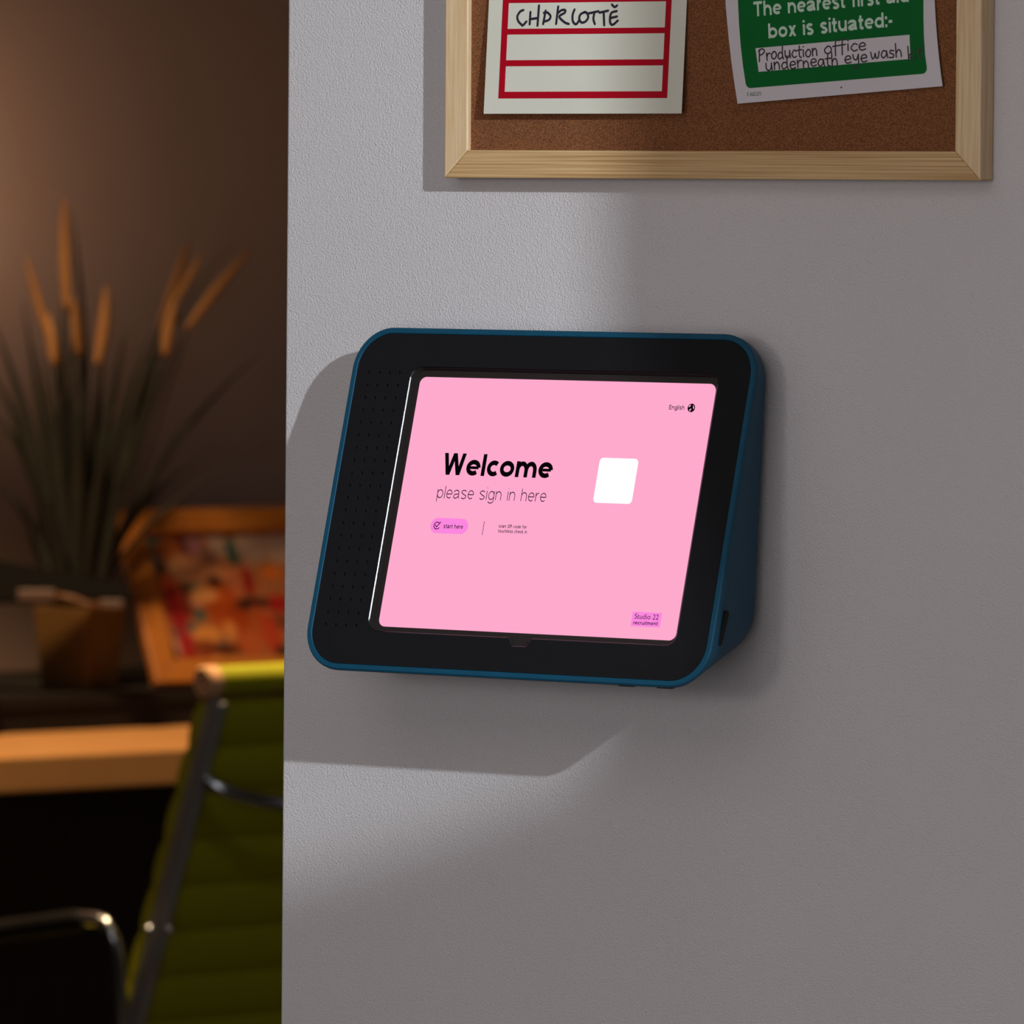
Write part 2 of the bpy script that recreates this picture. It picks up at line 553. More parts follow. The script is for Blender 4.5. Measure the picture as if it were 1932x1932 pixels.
structure(box('wall_far_left', (-8.35, -6.35, 0), (-8.2, 8.2, 2.7), M['dark_far']))
structure(box('wall_far_end', (-8.35, 8.2, 0), (4.35, 8.35, 2.7), M['dark_far']))

# ------------------------------------------------------------------ tablet kiosk on the wall
TAU = 0.2939
KO = Vector((0, -0.0547, Z0))
EB = Vector((0, sin(TAU), cos(TAU)))
EN = Vector((0, -cos(TAU), sin(TAU)))
kiosk = empty('tablet_kiosk', (0, 0, Z0), 'wedge-shaped tablet kiosk, petrol blue with black face and pink welcome screen', 'kiosk')


def face(a, b, off=0.0):
    """a along the wall, b up the sloping face, off out of the glass; in the kiosk's own space"""
    return KO - Vector((0, 0, Z0)) + Vector((a, 0, 0)) + EB * b + EN * off


PA0, PA1, PB0, PB1 = -0.1479, 0.1279, -0.1018, 0.1028
NC = 12


def ring_face(e, off, r=0.022):
    return [face(a, b, off) for a, b in rrect(PA0 - e, PA1 + e, PB0 - e, PB1 + e, r + e, NC)]


def ring_back(inset, push):
    out = []
    for x, z in rrect(-0.1455 + inset, 0.1248 - inset, -0.0855 + inset, 0.1012 - inset, (0.026, 0.026, 0.025, 0.025), NC):
        t = (0.1012 - z) / 0.19
        x2 = x - 0.0045 * t if x > 0 else x + 0.0045 * t
        out.append(Vector((x2, -(0.008 + 0.008 * t) - push, z)))
    return out


V, Fc = loft([ring_face(0.0, 0.001), ring_face(0.0, 0.0041), ring_face(0.0004, 0.0045), ring_face(0.0029, 0.0045), ring_face(0.0036, 0.0038),
              ring_face(0.0037, 0.0015), ring_back(0, 0.0035), ring_back(0.001, 0.001), ring_back(0.004, 0)], False, True)
shell = autosmooth(mesh('shell', V, Fc, M['shell'], kiosk), 40)
# cable slot in the right cheek, dark pill set flush in the surface
sl0, sl1 = Vector((0.1277, -0.0647, -0.0578)), Vector((0.1272, -0.0709, -0.0738))
u = (sl1 - sl0).normalized()
side = Vector((0, 1, 0)) - u * u.y
side.normalize()
nx = u.cross(side)
nx = nx if nx.x > 0 else -nx
pill = []
for k in range(9):
    a = pi * k / 8
    pill.append(sl0 + side * cos(a) * 0.0021 - u * sin(a) * 0.0021)
for k in range(9):
    a = pi * k / 8
    pill.append(sl1 - side * cos(a) * 0.0021 + u * sin(a) * 0.0021)
V, Fc = loft([[p + nx * 0.0035 for p in pill], [p - nx * 0.004 for p in pill]], True, True)
slot = mesh('cable_slot', V, Fc, M['hole'], shell)
for a0 in (0.070, 0.096):
    box('bottom_port', (a0, -0.0848, -0.1012), (a0 + 0.010, -0.0815, -0.0985), M['hole'], shell)
box('wall_mount', (-0.07, -0.0125, -0.05), (0.06, 0.0, 0.07), M['black'], kiosk)

# face plate with opening, notch and speaker holes
OA0, OA1, OB0, OB1 = -0.1088, 0.1068, -0.0812, 0.0826


def opening(ins):
    pts = rrect(OA0 + ins, OA1 - ins, OB0 + ins, OB1 - ins, 0.0075, NC)
    k = NC + 1                                # after the bottom-left corner run along the bottom edge
    y = OB0 + ins
    notch = [(-0.0092 + ins * 0.5, y), (-0.0066 + ins, y - 0.0042), (-0.0056 + ins, y - 0.0050), (0.0046 - ins, y - 0.0050), (0.0056 - ins, y - 0.0042), (0.0082 - ins * 0.5, y)]
    return pts[:k] + notch + pts[k:]


bm = bmesh.new()


def loop_edges(pts, off):
    vs = [bm.verts.new(face(a, b, off)) for a, b in pts]
    return [bm.edges.new((vs[i], vs[(i + 1) % len(vs)])) for i in range(len(vs))]


edges = loop_edges(rrect(PA0 + 0.0002, PA1 - 0.0002, PB0 + 0.0002, PB1 - 0.0002, 0.022, NC), 0.004)
edges += loop_edges(opening(0), 0.004)
# speaker field: a grid of cells, each with a round hole
HX0, HZ0, HDX, HDZ, HR = -0.1390, 0.0780, 0.00733, 0.00782, 0.00115
gx0, gx1, gz0, gz1 = HX0 - HDX / 2, HX0 + 3.5 * HDX, HZ0 - 20.5 * HDZ, HZ0 + HDZ / 2
holes = [(HX0 + i * HDX, HZ0 - j * HDZ) for i in range(4) for j in range(21)]
bound = [(gx0 + k * HDX / 2, gz0) for k in range(8)] + [(gx1, gz0 + k * HDZ / 2) for k in range(42)]
bound += [(gx1 - k * HDX / 2, gz1) for k in range(8)] + [(gx0, gz1 - k * HDZ / 2) for k in range(42)]
edges += loop_edges(bound, 0.004)
bmesh.ops.triangle_fill(bm, use_beauty=True, use_dissolve=False, edges=edges, normal=EN)
cell = [(1, 0), (1, 1), (0, 1), (-1, 1), (-1, 0), (-1, -1), (0, -1), (1, -1)]
for a, b in holes:
    ci = [bm.verts.new(face(a + HR * cos(pi * k / 4), b + HR * sin(pi * k / 4), 0.004)) for k in range(8)]
    co = [bm.verts.new(face(a + cx * HDX / 2, b + cz * HDZ / 2, 0.004)) for cx, cz in cell]
    for k in range(8):
        bm.faces.new((ci[k], co[k], co[(k + 1) % 8], ci[(k + 1) % 8]))
bmesh.ops.remove_doubles(bm, verts=bm.verts, dist=1e-6)
bm.normal_update()
for f_ in bm.faces:
    if f_.normal.dot(EN) < 0:
        f_.normal_flip()
me = bpy.data.meshes.new('face_plate')
bm.to_mesh(me)
bm.free()
plate = link('face_plate', me, M['plate'], kiosk)
hv, hf = [], []
for a, b in holes:
    n0 = len(hv)
    for off in (0.004, 0.0024):
        hv += [face(a + HR * cos(t), b + HR * sin(t), off) for t in [2 * pi * k / 8 for k in range(8)]]
    hf += [(n0 + k, n0 + (k + 1) % 8, n0 + 8 + (k + 1) % 8, n0 + 8 + k) for k in range(8)] + [tuple(range(n0 + 8, n0 + 16))]
sp = mesh('speaker_grille', hv, hf, M['hole'], plate)
sp['label'] = 'grid of small round speaker holes'
V, Fc = loft([[face(a, b, 0.004) for a, b in opening(0)], [face(a, b, 0.0035) for a, b in opening(0.0005)]])
edge = mesh('recess_edge', V, Fc, M['gloss'], plate)
V, Fc = loft([[face(a, b, 0.0035) for a, b in opening(0.0005)], [face(a, b, 0.0001) for a, b in opening(0.0014)]])
mesh('recess_wall', V, Fc, M['hole'], plate)
# the tablet
tb = [(a, b) for a, b in rrect(-0.1255, 0.1225, -0.0885, 0.0875, 0.010, NC)]
V, Fc = loft([[face(a, b, -0.0072) for a, b in tb], [face(a, b, 0.0) for a, b in tb]], True, True)
tablet = mesh('tablet', V, Fc, M['glass'], kiosk)
sc = [face(a, b, 0.0003) for a, b in rrect(-0.1037, 0.1037, -0.0771, 0.0771, 0.0045, NC)]
V, Fc = loft([[p - EN * 0.0003 for p in sc], sc], False, True)
screen = mesh('screen', V, Fc, M['pink'], kiosk)
screen['label'] = 'lit pink welcome screen with black lettering'


def scr(p, off=0.00045):
    return face(p[0] / 1000, p[1] / 1000, off)


def scr2(p):
    return scr(p, 0.0006)


def flat(name, pts, material, parent, fn=scr):
    return mesh(name, [fn(p) for p in pts], [tuple(range(len(pts)))], material, parent)


grotesque('welcome_text', 'Welcome', scr, (-76.9, 17.05), (0.6, 17.05), 9.75, M['ink_px'], screen, w=0.29, gap=0.14)
grotesque('sign_in_text', 'please sign in here', scr, (-77.6, 2.6), (-0.6, 2.6), 5.5, M['ink_px2'], screen, w=0.105, gap=0.24)
btn = flat('start_button', rrect(-78.5, -51.8, -18.9, -9.5, 4.68, 10), M['magenta'], screen)
grotesque('start_text', 'start here', scr2, (-69.0, -15.7), (-55.2, -15.7), 1.95, M['ink_px2'], screen, w=0.24, gap=0.22)
chk = [[(-73.8 + 2.1 * cos(t), -14.3 + 2.1 * sin(t)) for t in [radians(55 + 270 * k / 14) for k in range(15)]], [(-75.0, -14.0), (-74.0, -15.1), (-71.5, -12.1)]]
chk[1] = [chk[1][0], chk[1][1], chk[1][1], chk[1][2]]
V, Fc = ribbon([chk[0], chk[1][:2], chk[1][2:]], 0.55, scr2)
mesh('check_icon', V, Fc, M['ink_px2'], screen)
flat('divider_line', [(-41.1, -19.0), (-40.75, -19.0), (-40.75, -10.5), (-41.1, -10.5)], M['ink_px2'], screen)
grotesque('scan_text', 'scan QR code for', scr, (-30.2, -14.0), (-10.6, -14.0), 1.5, M['ink_px2'], screen, w=0.24, gap=0.22)
grotesque('scan_text', 'touchless check in', scr, (-30.2, -17.0), (-9.8, -17.0), 1.5, M['ink_px2'], screen, w=0.24, gap=0.22)
qr = flat('white_card', rrect(32.3, 59.1, 3.2, 30.6, 2.6, 8), M['white_px'], screen)
qr['label'] = 'white rounded square on the pink screen'
grotesque('language_text', 'English', scr, (74.0, 61.0), (84.5, 61.0), 2.0, M['ink_px2'], screen, w=0.22, gap=0.22)
flat('globe_icon', [(89.2 + 2.55 * cos(t), 62.25 + 2.6 * sin(t)) for t in [2 * pi * k / 24 for k in range(24)]], M['ink_px'], screen)
for gp in ([(87.4, 63.2), (88.4, 64.2), (88.7, 63.6), (88.2, 62.9), (87.6, 62.5)], [(88.0, 61.0), (88.7, 61.7), (89.3, 61.9), (89.3, 61.2), (88.8, 60.8), (89.1, 60.3), (88.5, 60.1)],
           [(90.2, 63.9), (90.9, 63.4), (91.2, 62.3), (90.9, 61.4), (90.5, 62.0), (90.4, 62.9)]):
    flat('globe_land', gp, M['pink'], screen, scr2)
flat('logo_tag', [(72.1, -69.8), (92.1, -69.8), (92.1, -61.1), (72.1, -61.1)], M['magenta'], screen)
lettering('logo_text', 'Studio 22', scr2, (74.0, -65.3), (90.3, -65.3), 3.1, M['ink_px2'], screen, off=0.0)
grotesque('logo_text', 'recruitment', scr2, (73.8, -68.7), (90.4, -68.7), 1.65, M['ink_px2'], screen, w=0.27, gap=0.22)

# ------------------------------------------------------------------ cork board
board = empty('cork_board', (0.0846, 0, Z0 + 0.1932), 'pine-framed cork notice board hung above the tablet kiosk', 'notice board')
BX0, BX1, BZ0, BZ1, RW, BD = -0.0988 - 0.0846, 0.2682 - 0.0846, 0.0, 0.60, 0.0167, 0.0159


def rail(pts, material):
    v = [(x, -0.0005, z) for x, z in pts] + [(x, -BD, z) for x, z in pts]
    o = mesh('frame_rail', v, [(0, 1, 2, 3), (4, 7, 6, 5), (0, 4, 5, 1), (1, 5, 6, 2), (2, 6, 7, 3), (3, 7, 4, 0)], material, board)
    return bevel(o, 0.0009, 3)


ix0, ix1, iz0, iz1 = BX0 + RW, BX1 - RW, BZ0 + RW, BZ1 - RW
rail([(BX0, BZ0), (BX1, BZ0), (ix1, iz0), (ix0, iz0)], M['pine_h'])
rail([(BX0, BZ1), (ix0, iz1), (ix1, iz1), (BX1, BZ1)], M['pine_h'])
rail([(BX0, BZ0), (ix0, iz0), (ix0, iz1), (BX0, BZ1)], M['pine_v'])
rail([(BX1, BZ0), (BX1, BZ1), (ix1, iz1), (ix1, iz0)], M['pine_v'])
CY = -0.0122
box('cork_panel', (ix0 - 0.002, CY, iz0 - 0.002), (ix1 + 0.002, -0.004, iz1 + 0.002), M['cork'], board)

# ------------------------------------------------------------------ red ruled card pinned to the cork
card = empty('name_card', (0, 0, Z0), 'cream card with red ruled boxes and a handwritten name, on the left of the board', 'notice')


def cy(z):
    return min(-0.019 + (z - 0.2318) * 0.0765, CY - 0.0008)


zs = [0.2316, 0.25, 0.27, 0.29, 0.305, 0.312, 0.316, 0.33, 0.36, 0.40, 0.4415]
V = []
for z in zs:
    V += [(-0.0686, cy(z), z), (0.0700, cy(z), z), (0.0700, cy(z) + 0.0005, z), (-0.0686, cy(z) + 0.0005, z)]
V, Fc = loft([[Vector(v) for v in V[4 * k:4 * k + 4]] for k in range(len(zs))], True, True)
mesh('sheet', V, Fc, M['paper'], card)


def c3(p, off=0.00012):
    return Vector((p[0] / 1000, cy(p[1] / 1000) - off, p[1] / 1000))


def grid_quad(name, x0, x1, z0, z1, material, parent, fn, nz=1):
    V, Fc = [], []
    for k in range(nz + 1):
        z = z0 + (z1 - z0) * k / nz
        V += [fn((x0, z)), fn((x1, z))]
    Fc = [(2 * k, 2 * k + 1, 2 * k + 3, 2 * k + 2) for k in range(nz)]
    return mesh(name, V, Fc, material, parent)


for (z0, z1) in ((240.7, 244.7), (259.9, 263.5), (278.8, 282.2), (297.6, 301.2)):
    grid_quad('red_rule', -58.6, 59.7, z0, z1, M['red'], card, c3)
for (x0, x1) in ((-58.6, -54.3), (55.8, 59.7)):
    for z0, z1 in ((244.7, 259.9), (263.5, 278.8), (282.2, 297.6), (301.2, 318)):
        grid_quad('red_rule', x0, x1, z0, z1, M['red'], card, lambda p: c3(p), 4)
NAME = [[(-43.7, 293.3), (-46.0, 292.4), (-47.8, 289.5), (-46.9, 286.7), (-45.0, 285.0), (-43.6, 284.2), (-41.2, 286.5)], [(-38.6, 292.1), (-38.8, 284.8)],
        [(-32.8, 295.9), (-33.2, 283.9)], [(-38.9, 287.8), (-33.1, 288.5)], [(-27.9, 292.8), (-29.2, 284.9)],
        [(-29.1, 291.5), (-26.7, 291.7), (-24.3, 289.5), (-25.4, 287.3), (-28.6, 286.4)], [(-19.2, 295.2), (-20.1, 284.9)],
        [(-19.5, 291.1), (-16.7, 293.0), (-14.2, 293.0), (-14.5, 291.4), (-18.1, 289.2), (-14.2, 285.8), (-11.2, 284.8)],
        [(-7.6, 293.3), (-8.8, 289.9), (-8.3, 286.2), (-6.0, 284.6), (-3.7, 287.3)],
        [(0.1, 291.8), (-3.1, 290.5), (-4.0, 287.8), (-2.3, 285.6), (0.4, 286.1), (2.2, 288.4), (1.4, 290.9), (-0.5, 291.8)], [(2.3, 290.9), (9.2, 292.1)],
        [(6.5, 291.5), (5.9, 287.7), (7.1, 284.6)], [(10.0, 291.3), (15.9, 292.4)], [(12.9, 291.8), (13.7, 283.8)],
        [(22.0, 292.1), (18.4, 291.1), (17.5, 287.8), (18.1, 284.7), (20.0, 284.2), (23.0, 286.5)], [(17.7, 288.0), (22.3, 288.9)], [(18.4, 296.0), (20.3, 294.5), (22.0, 295.4)]]
V, Fc = ribbon(NAME, 1.5, c3)
hw = mesh('handwriting', V, Fc, M['pen'], card)
hw['label'] = 'handwritten name in dark marker'

# ------------------------------------------------------------------ green first-aid sign
sign = empty('first_aid_sign', (0, 0, Z0), 'green and white first aid sign tilted on the right of the board', 'sign')
SY = -0.0155


def s3(p, off=0.00012):
    x, z = p[0] / 1000, p[1] / 1000
    # the sheet lies against the cork at the top and bows off it a little below
    t = min(max((0.33 - z) / 0.09, 0), 1)
    return Vector((x, (CY - 0.0008) + (SY - CY + 0.0008) * t - off, z))


def sign_uv(u, v):
    """u across 0..1, v up in mm along the left edge; edges bow as the sheet does"""
    L = Vector((106.2, 237.3)) + Vector((-11.2, 60.5 * 1.25)) * v + Vector((-2.2 * 4 * v * (1 - min(v, 1)) * 0.6, 0))
    R = Vector((242.8, 247.1)) + Vector((-7.2, 49.3 * 1.25)) * v + Vector((-1.8 * 4 * v * (1 - min(v, 1)) * 0.6, 0))
    return L + (R - L) * u


rings = []
for k in range(17):
    v = k / 8
    row = [sign_uv(u_, v) for u_ in (0, 0.25, 0.5, 0.75, 1)]
    rings.append([s3(p, 0) for p in row] + [s3(p, -0.0005) for p in row[::-1]])
V, Fc = loft(rings, True, True)
mesh('sheet', V, Fc, M['paper2'], sign)
# green field with rounded lower corners
gb = []
A, Bq = Vector((111.9, 246.2)), Vector((232.6, 254.4))
ux = (Bq - A).normalized()
uy_l, uy_r = Vector((-7.0, 51.6)).normalized(), Vector((-3.3, 42.2)).normalized()
bm = bmesh.new()
poly = []
r_ = 3.2
cl = A + ux * r_ + uy_l * r_
for k in range(9):
    a = atan2(-ux.x, -ux.y) * 0 + pi + k / 8 * pi / 2
    poly.append(cl + ux * r_ * cos(a) + uy_l * r_ * sin(a))
cr_ = Bq - ux * r_ + uy_r * r_
for k in range(9):
    a = 1.5 * pi + k / 8 * pi / 2
    poly.append(cr_ + ux * r_ * cos(a) + uy_r * r_ * sin(a))
for k in range(1, 9):
    poly.append(Vector((232.4, 254.4)) + Vector((-3.3, 42.2)) * (k / 4) + Vector((-0.8 * sin(pi * min(k / 4, 1)), 0)))
for k in range(8, 0, -1):
    poly.append(Vector((111.9, 246.2)) + Vector((-6.9, 51.6)) * (k / 4) + Vector((-1.0 * sin(pi * min(k / 4, 1)), 0)))
rows = 24
flatp = [s3(p, 0.00012) for p in poly]
bm = bmesh.new()
vs = [bm.verts.new(p) for p in flatp]
bm.faces.new(vs)
for k in range(1, 14):
    bmesh.ops.bisect_plane(bm, geom=bm.verts[:] + bm.edges[:] + bm.faces[:], plane_co=(0, 0, 0.245 + k * 0.007), plane_no=(0, 0, 1))
for v in bm.verts:
    v.co = s3((v.co.x * 1000, v.co.z * 1000), 0.00012)
me = bpy.data.meshes.new('green_field')
bm.to_mesh(me)
bm.free()
link('green_field', me, M['green'], sign)


def s4(p):
    return s3(p, 0.00024)


def s5(p):
    return s3(p, 0.00036)


flat('white_strip', [(120.2, 255.8), (221.5, 262.8), (220.5, 276.7), (117.7, 269.6)], M['paper2'], sign, s4)
grotesque('sign_text', 'The nearest first aid', s4, (116.2, 288.0), (219.6, 295.6), 6.3, M['pale_print'], sign, w=0.27, gap=0.16)
grotesque('sign_text', 'box is situated:-', s4, (126.5, 275.2), (209.3, 281.4), 6.3, M['pale_print'], sign, w=0.27, gap=0.16)
grotesque('code_text', 'FAID25', s4, (112.9, 241.6), (122.4, 242.2), 1.6, M['code'], sign, w=0.14, gap=0.22)
flat('ink_dot', [(176 + 0.55 * cos(t), 246.6 + 0.55 * sin(t)) for t in [2 * pi * k / 10 for k in range(10)]], M['pen'], sign, s4)
# one-stroke pen letters: x-height 1
PEN = {
    'P': (0.95, [[(0.15, -0.1), (0.2, 1.5)], [(0.1, 1.3), (0.5, 1.6), (0.8, 1.3), (0.6, 0.9), (0.2, 0.75)]]),
    'r': (0.6, [[(0.1, 1), (0.15, 0)], [(0.14, 0.5), (0.3, 0.9), (0.55, 0.9)]]),
    'o': (0.8, [[(0.4, 1), (0.1, 0.6), (0.2, 0.1), (0.5, 0.05), (0.7, 0.5), (0.55, 0.95), (0.35, 1)]]),
    'd': (0.85, [[(0.6, 0.8), (0.3, 0.95), (0.08, 0.5), (0.25, 0.05), (0.6, 0.3)], [(0.66, 1.8), (0.62, 0.6), (0.72, 0)]]),
    'u': (0.85, [[(0.1, 1), (0.12, 0.3), (0.35, 0.02), (0.6, 0.3), (0.66, 1)], [(0.66, 0.9), (0.72, 0)]]),
    'c': (0.7, [[(0.62, 0.85), (0.35, 1), (0.08, 0.5), (0.3, 0.03), (0.62, 0.15)]]),
    't': (0.6, [[(0.3, 1.6), (0.26, 0.3), (0.5, 0)], [(0.02, 1.0), (0.58, 1.05)]]),
    'i': (0.35, [[(0.16, 0.9), (0.16, 0.0)], [(0.17, 1.35), (0.19, 1.3)]]),
    'n': (0.8, [[(0.1, 1), (0.12, 0)], [(0.12, 0.55), (0.35, 0.98), (0.58, 0.7), (0.62, 0)]]),
    'f': (0.6, [[(0.6, 1.6), (0.38, 1.7), (0.26, 1.2), (0.24, -0.4)], [(0.02, 0.9), (0.55, 0.95)]]),
    'e': (0.75, [[(0.1, 0.5), (0.62, 0.6), (0.5, 0.98), (0.2, 0.9), (0.08, 0.4), (0.3, 0.02), (0.65, 0.15)]]),
    'h': (0.8, [[(0.1, 1.8), (0.12, 0)], [(0.12, 0.5), (0.36, 0.95), (0.58, 0.7), (0.64, 0)]]),
    'a': (0.8, [[(0.6, 0.85), (0.3, 1), (0.08, 0.5), (0.25, 0.05), (0.55, 0.35), (0.62, 0.95)], [(0.62, 0.9), (0.72, 0)]]),
    'y': (0.8, [[(0.1, 1), (0.2, 0.4), (0.45, 0.3), (0.62, 0.95)], [(0.64, 1), (0.6, -0.3), (0.35, -0.8), (0.08, -0.5)]]),
    'w': (1.05, [[(0.06, 1), (0.2, 0.1), (0.42, 0.3), (0.5, 0.8), (0.6, 0.15), (0.8, 0.2), (0.92, 1)]]),
    's': (0.65, [[(0.55, 0.9), (0.25, 1), (0.15, 0.7), (0.5, 0.4), (0.45, 0.05), (0.08, 0.08)]]),
    'k': (0.75, [[(0.1, 1.8), (0.14, 0)], [(0.6, 1.0), (0.16, 0.45), (0.65, 0.02)]]),
}


def pen_word(word, p0, p1, xh):
    p0, p1 = Vector(p0), Vector(p1)
    tot = sum(PEN[c][0] for c in word)
    ex = (p1 - p0) / tot
    u_ = (p1 - p0).normalized()
    ey = Vector((-u_.y, u_.x)) * xh
    x = 0
    out = []
    for c in word:
        wd, st = PEN[c]
        j = random.uniform(-0.1, 0.12)
        for s in st:
            out.append([tuple(p0 + ex * (x + q[0]) + ey * (q[1] + j)) for q in s])
        x += wd
    return out


for word, a, b in (('Production', (119.8, 262.3), (160.3, 265.2)), ('office', (163.8, 266.3), (192.6, 268.4)), ('underneath', (124.8, 256.2), (174.2, 259.7)),
                   ('eye', (177.8, 260.4), (193.6, 261.6)), ('wash', (195.1, 262.4), (216.6, 264.2)), ('kit', (219.6, 262.6), (229.8, 263.4))):
    V, Fc = ribbon(pen_word(word, a, b, 4.3), 0.85, s5)
    mesh('handwriting', V, Fc, M['pen2'], sign)

# ------------------------------------------------------------------ far room: desk
DZ = 0.74
e0, e1 = on_z(0, 1429, DZ), on_z(340, 1412, DZ)
EX = (e1 - e0)
EX.z = 0
EX.normalize()                                # along the desk edge, to the right
EY = Vector((-EX.y, EX.x, 0))                 # away from the room
DO = e0


def dk(a, b, z):
    return DO + EX * a + EY * b + Vector((0, 0, z - DZ))


def dbox(name, a0, a1, b0, b1, z0, z1, material, parent, bev=0.0, org=None):
    og = org if org is not None else Vector((0, 0, 0))
    v = [dk(a, b, z) - og for (a, b, z) in box_pts((a0, b0, z0), (a1, b1, z1))]
    o = mesh(name, v, BOXF, material, parent)
    if bev:
        bevel(o, bev)
    return o


base = dk(0.2, 0.35, 0)
desk = empty('desk', base, 'pale wooden desk with a thick front edge behind the green chair', 'desk')
dbox('desk_top', -1.1, 1.0, 0, 0.78, DZ - 0.048, DZ, M['oak'], desk, 0.004, base)
for a in (-1.05, 0.95):
    dbox('leg', a - 0.03, a + 0.03, 0.05, 0.72, 0.0, DZ - 0.048, M['black'], desk, 0.003, base)
dbox('shade_panel', -1.02, 0.92, 0.60, 0.62, 0.02, DZ - 0.048, M['deep_black'], desk, 0.0, base)  # dark sheet added so the space under the desk stays black

# wall behind the desk
wl = [dk(-3.2, 0.86, 0), dk(2.2, 0.86, 0), dk(2.2, 0.96, 0), dk(-3.2, 0.96, 0)]
structure(mesh('wall_back', [Vector((p.x, p.y, 0)) for p in wl] + [Vector((p.x, p.y, 2.7)) for p in wl], BOXF, M['far_wall']))

# low black riser on the desk
RB = 0.315
RZ = DZ + 0.05
base = dk(0.15, RB + 0.2, DZ)
riser = empty('desk_riser', base, 'low black riser shelf lying along the desk', 'desk riser')
dbox('top_board', -0.95, 0.85, RB, 0.74, RZ - 0.018, RZ, M['black'], riser, 0.002, base)
dbox('front_panel', -0.95, 0.85, RB + 0.004, RB + 0.018, DZ, RZ - 0.018, M['black'], riser, 0.0, base)
for a in (-0.94, 0.82):
    dbox('side_panel', a, a + 0.02, RB + 0.02, 0.73, DZ, RZ - 0.018, M['black'], riser, 0.0, base)

# ------------------------------------------------------------------ pot with tall grass
pc = on_z(150, 1300, RZ)
PD = (pc - CAM).dot(FH)
grass = empty('potted_plant', pc, 'tall ornamental grass with tan plumes in a tapered mustard pot', 'plant')
px = PD / F
hs = 126 * px / 2
ph = 158 * px
th = radians(31)
QX = RH * cos(th) - FH * sin(th) * 1.0      # along the left face, nearest corner to the right of it
QY = RH * sin(th) + FH * cos(th)


def sq(h, z):
    return [QX * (sx * h) + QY * (sy * h) + Vector((0, 0, z)) for sx, sy in ((-1, -1), (1, -1), (1, 1), (-1, 1))]


V, Fc = loft([sq(hs * 0.82, 0.0), sq(hs, ph), sq(hs * 0.9, ph), sq(hs * 0.86, ph - 0.02)], True, True)
pot = bevel(mesh('pot', V, Fc, M['mustard'], grass), 0.002)
V, Fc = loft([sq(hs * 0.86, ph - 0.018), sq(hs * 0.86, ph - 0.012)], True, True)
mesh('soil', V, Fc, M['soil'], grass)


def gp(x, y, dd=0.0):
    return far(x, y, PD + dd) - pc


def blade(x0, y0, xc, yc, x1, y1, wpx, dd):
    P = bez(gp(x0, y0, dd * 0.1), gp(xc, yc, dd * 0.6), gp(x1, y1, dd), 12)
    n = len(P)
    tw = random.uniform(-0.6, 0.6)
    sd = (RH * cos(tw) + FH * sin(tw))
    rings = []
    for i, p in enumerate(P):
        t = i / (n - 1)
        ww = wpx * px * 0.5 * (0.55 + 0.9 * t if t < 0.5 else 2 * (1 - t) * 1.0 + 0.02)
        k = Vector((0, 0, 1)).cross(sd).normalized() * ww * 0.25
        tg = (P[min(i + 1, n - 1)] - P[max(i - 1, 0)]).normalized()
        s2 = (sd - tg * sd.dot(tg)).normalized()
        rings.append([p - s2 * ww, p + k, p + s2 * ww, p + k + FH * 0.0008])
    V, Fc = loft(rings, True, True)
    return mesh('blade', V, Fc, M['blade'], grass, True)


BL = [  # base x, y, control x, y, tip x, y, width
    (150, 1140, 178, 640, 132, 385, 16), (140, 1140, 110, 800, 118, 560, 24), (146, 1140, 130, 780, 140, 600, 24), (120, 1140, 70, 800, -20, 590, 22), (115, 1140, 60, 780, -30, 690, 20),
    (118, 1140, 80, 760, 40, 560, 18), (110, 1140, 80, 900, 20, 800, 16), (105, 1140, 70, 960, -20, 900, 15), (112, 1140, 90, 850, -40, 760, 22), (160, 1140, 200, 820, 290, 620, 24),
    (165, 1140, 230, 800, 345, 500, 16), (170, 1140, 240, 840, 340, 640, 22), (172, 1140, 270, 850, 500, 660, 14), (175, 1140, 260, 900, 430, 835, 13), (178, 1140, 280, 930, 520, 840, 10),
    (155, 1140, 180, 850, 196, 650, 22), (160, 1140, 190, 800, 240, 620, 24), (150, 1140, 160, 900, 165, 700, 26), (135, 1140, 110, 850, 70, 650, 22), (165, 1140, 220, 880, 300, 690, 22),
    (130, 1140, 120, 900, 95, 760, 26), (145, 1140, 150, 900, 150, 760, 30), (168, 1140, 210, 930, 250, 800, 26), (160, 1140, 180, 930, 215, 760, 28), (120, 1140, 80, 950, 60, 850, 18),
    (170, 1140, 230, 700, 440, 455, 12), (100, 1140, 60, 1000, 40, 940, 14), (172, 1140, 260, 950, 350, 790, 14), (150, 1140, 150, 950, 130, 820, 34), (165, 1140, 190, 960, 195, 850, 34),
    (140, 1140, 130, 970, 110, 880, 32), (90, 1140, 75, 1040, 70, 960, 22), (185, 1140, 205, 1010, 225, 930, 24), (125, 1140, 110, 1000, 85, 930, 30), (175, 1140, 200, 960, 210, 880, 30)]
for q in BL:
    blade(*q, random.uniform(-0.09, 0.09))
PL = [(122, 372, 120, 470, 128, 590, 22), (48, 482, 72, 570, 92, 640, 18), (90, 590, 98, 640, 104, 690, 22), (200, 538, 200, 620, 183, 690, 24), (358, 452, 332, 530, 300, 628, 20), (478, 466, 410, 540, 352, 622, 20),
      (330, 560, 318, 610, 312, 672, 26), (382, 478, 360, 520, 318, 590, 16), (140, 560, 145, 620, 150, 670, 22)]
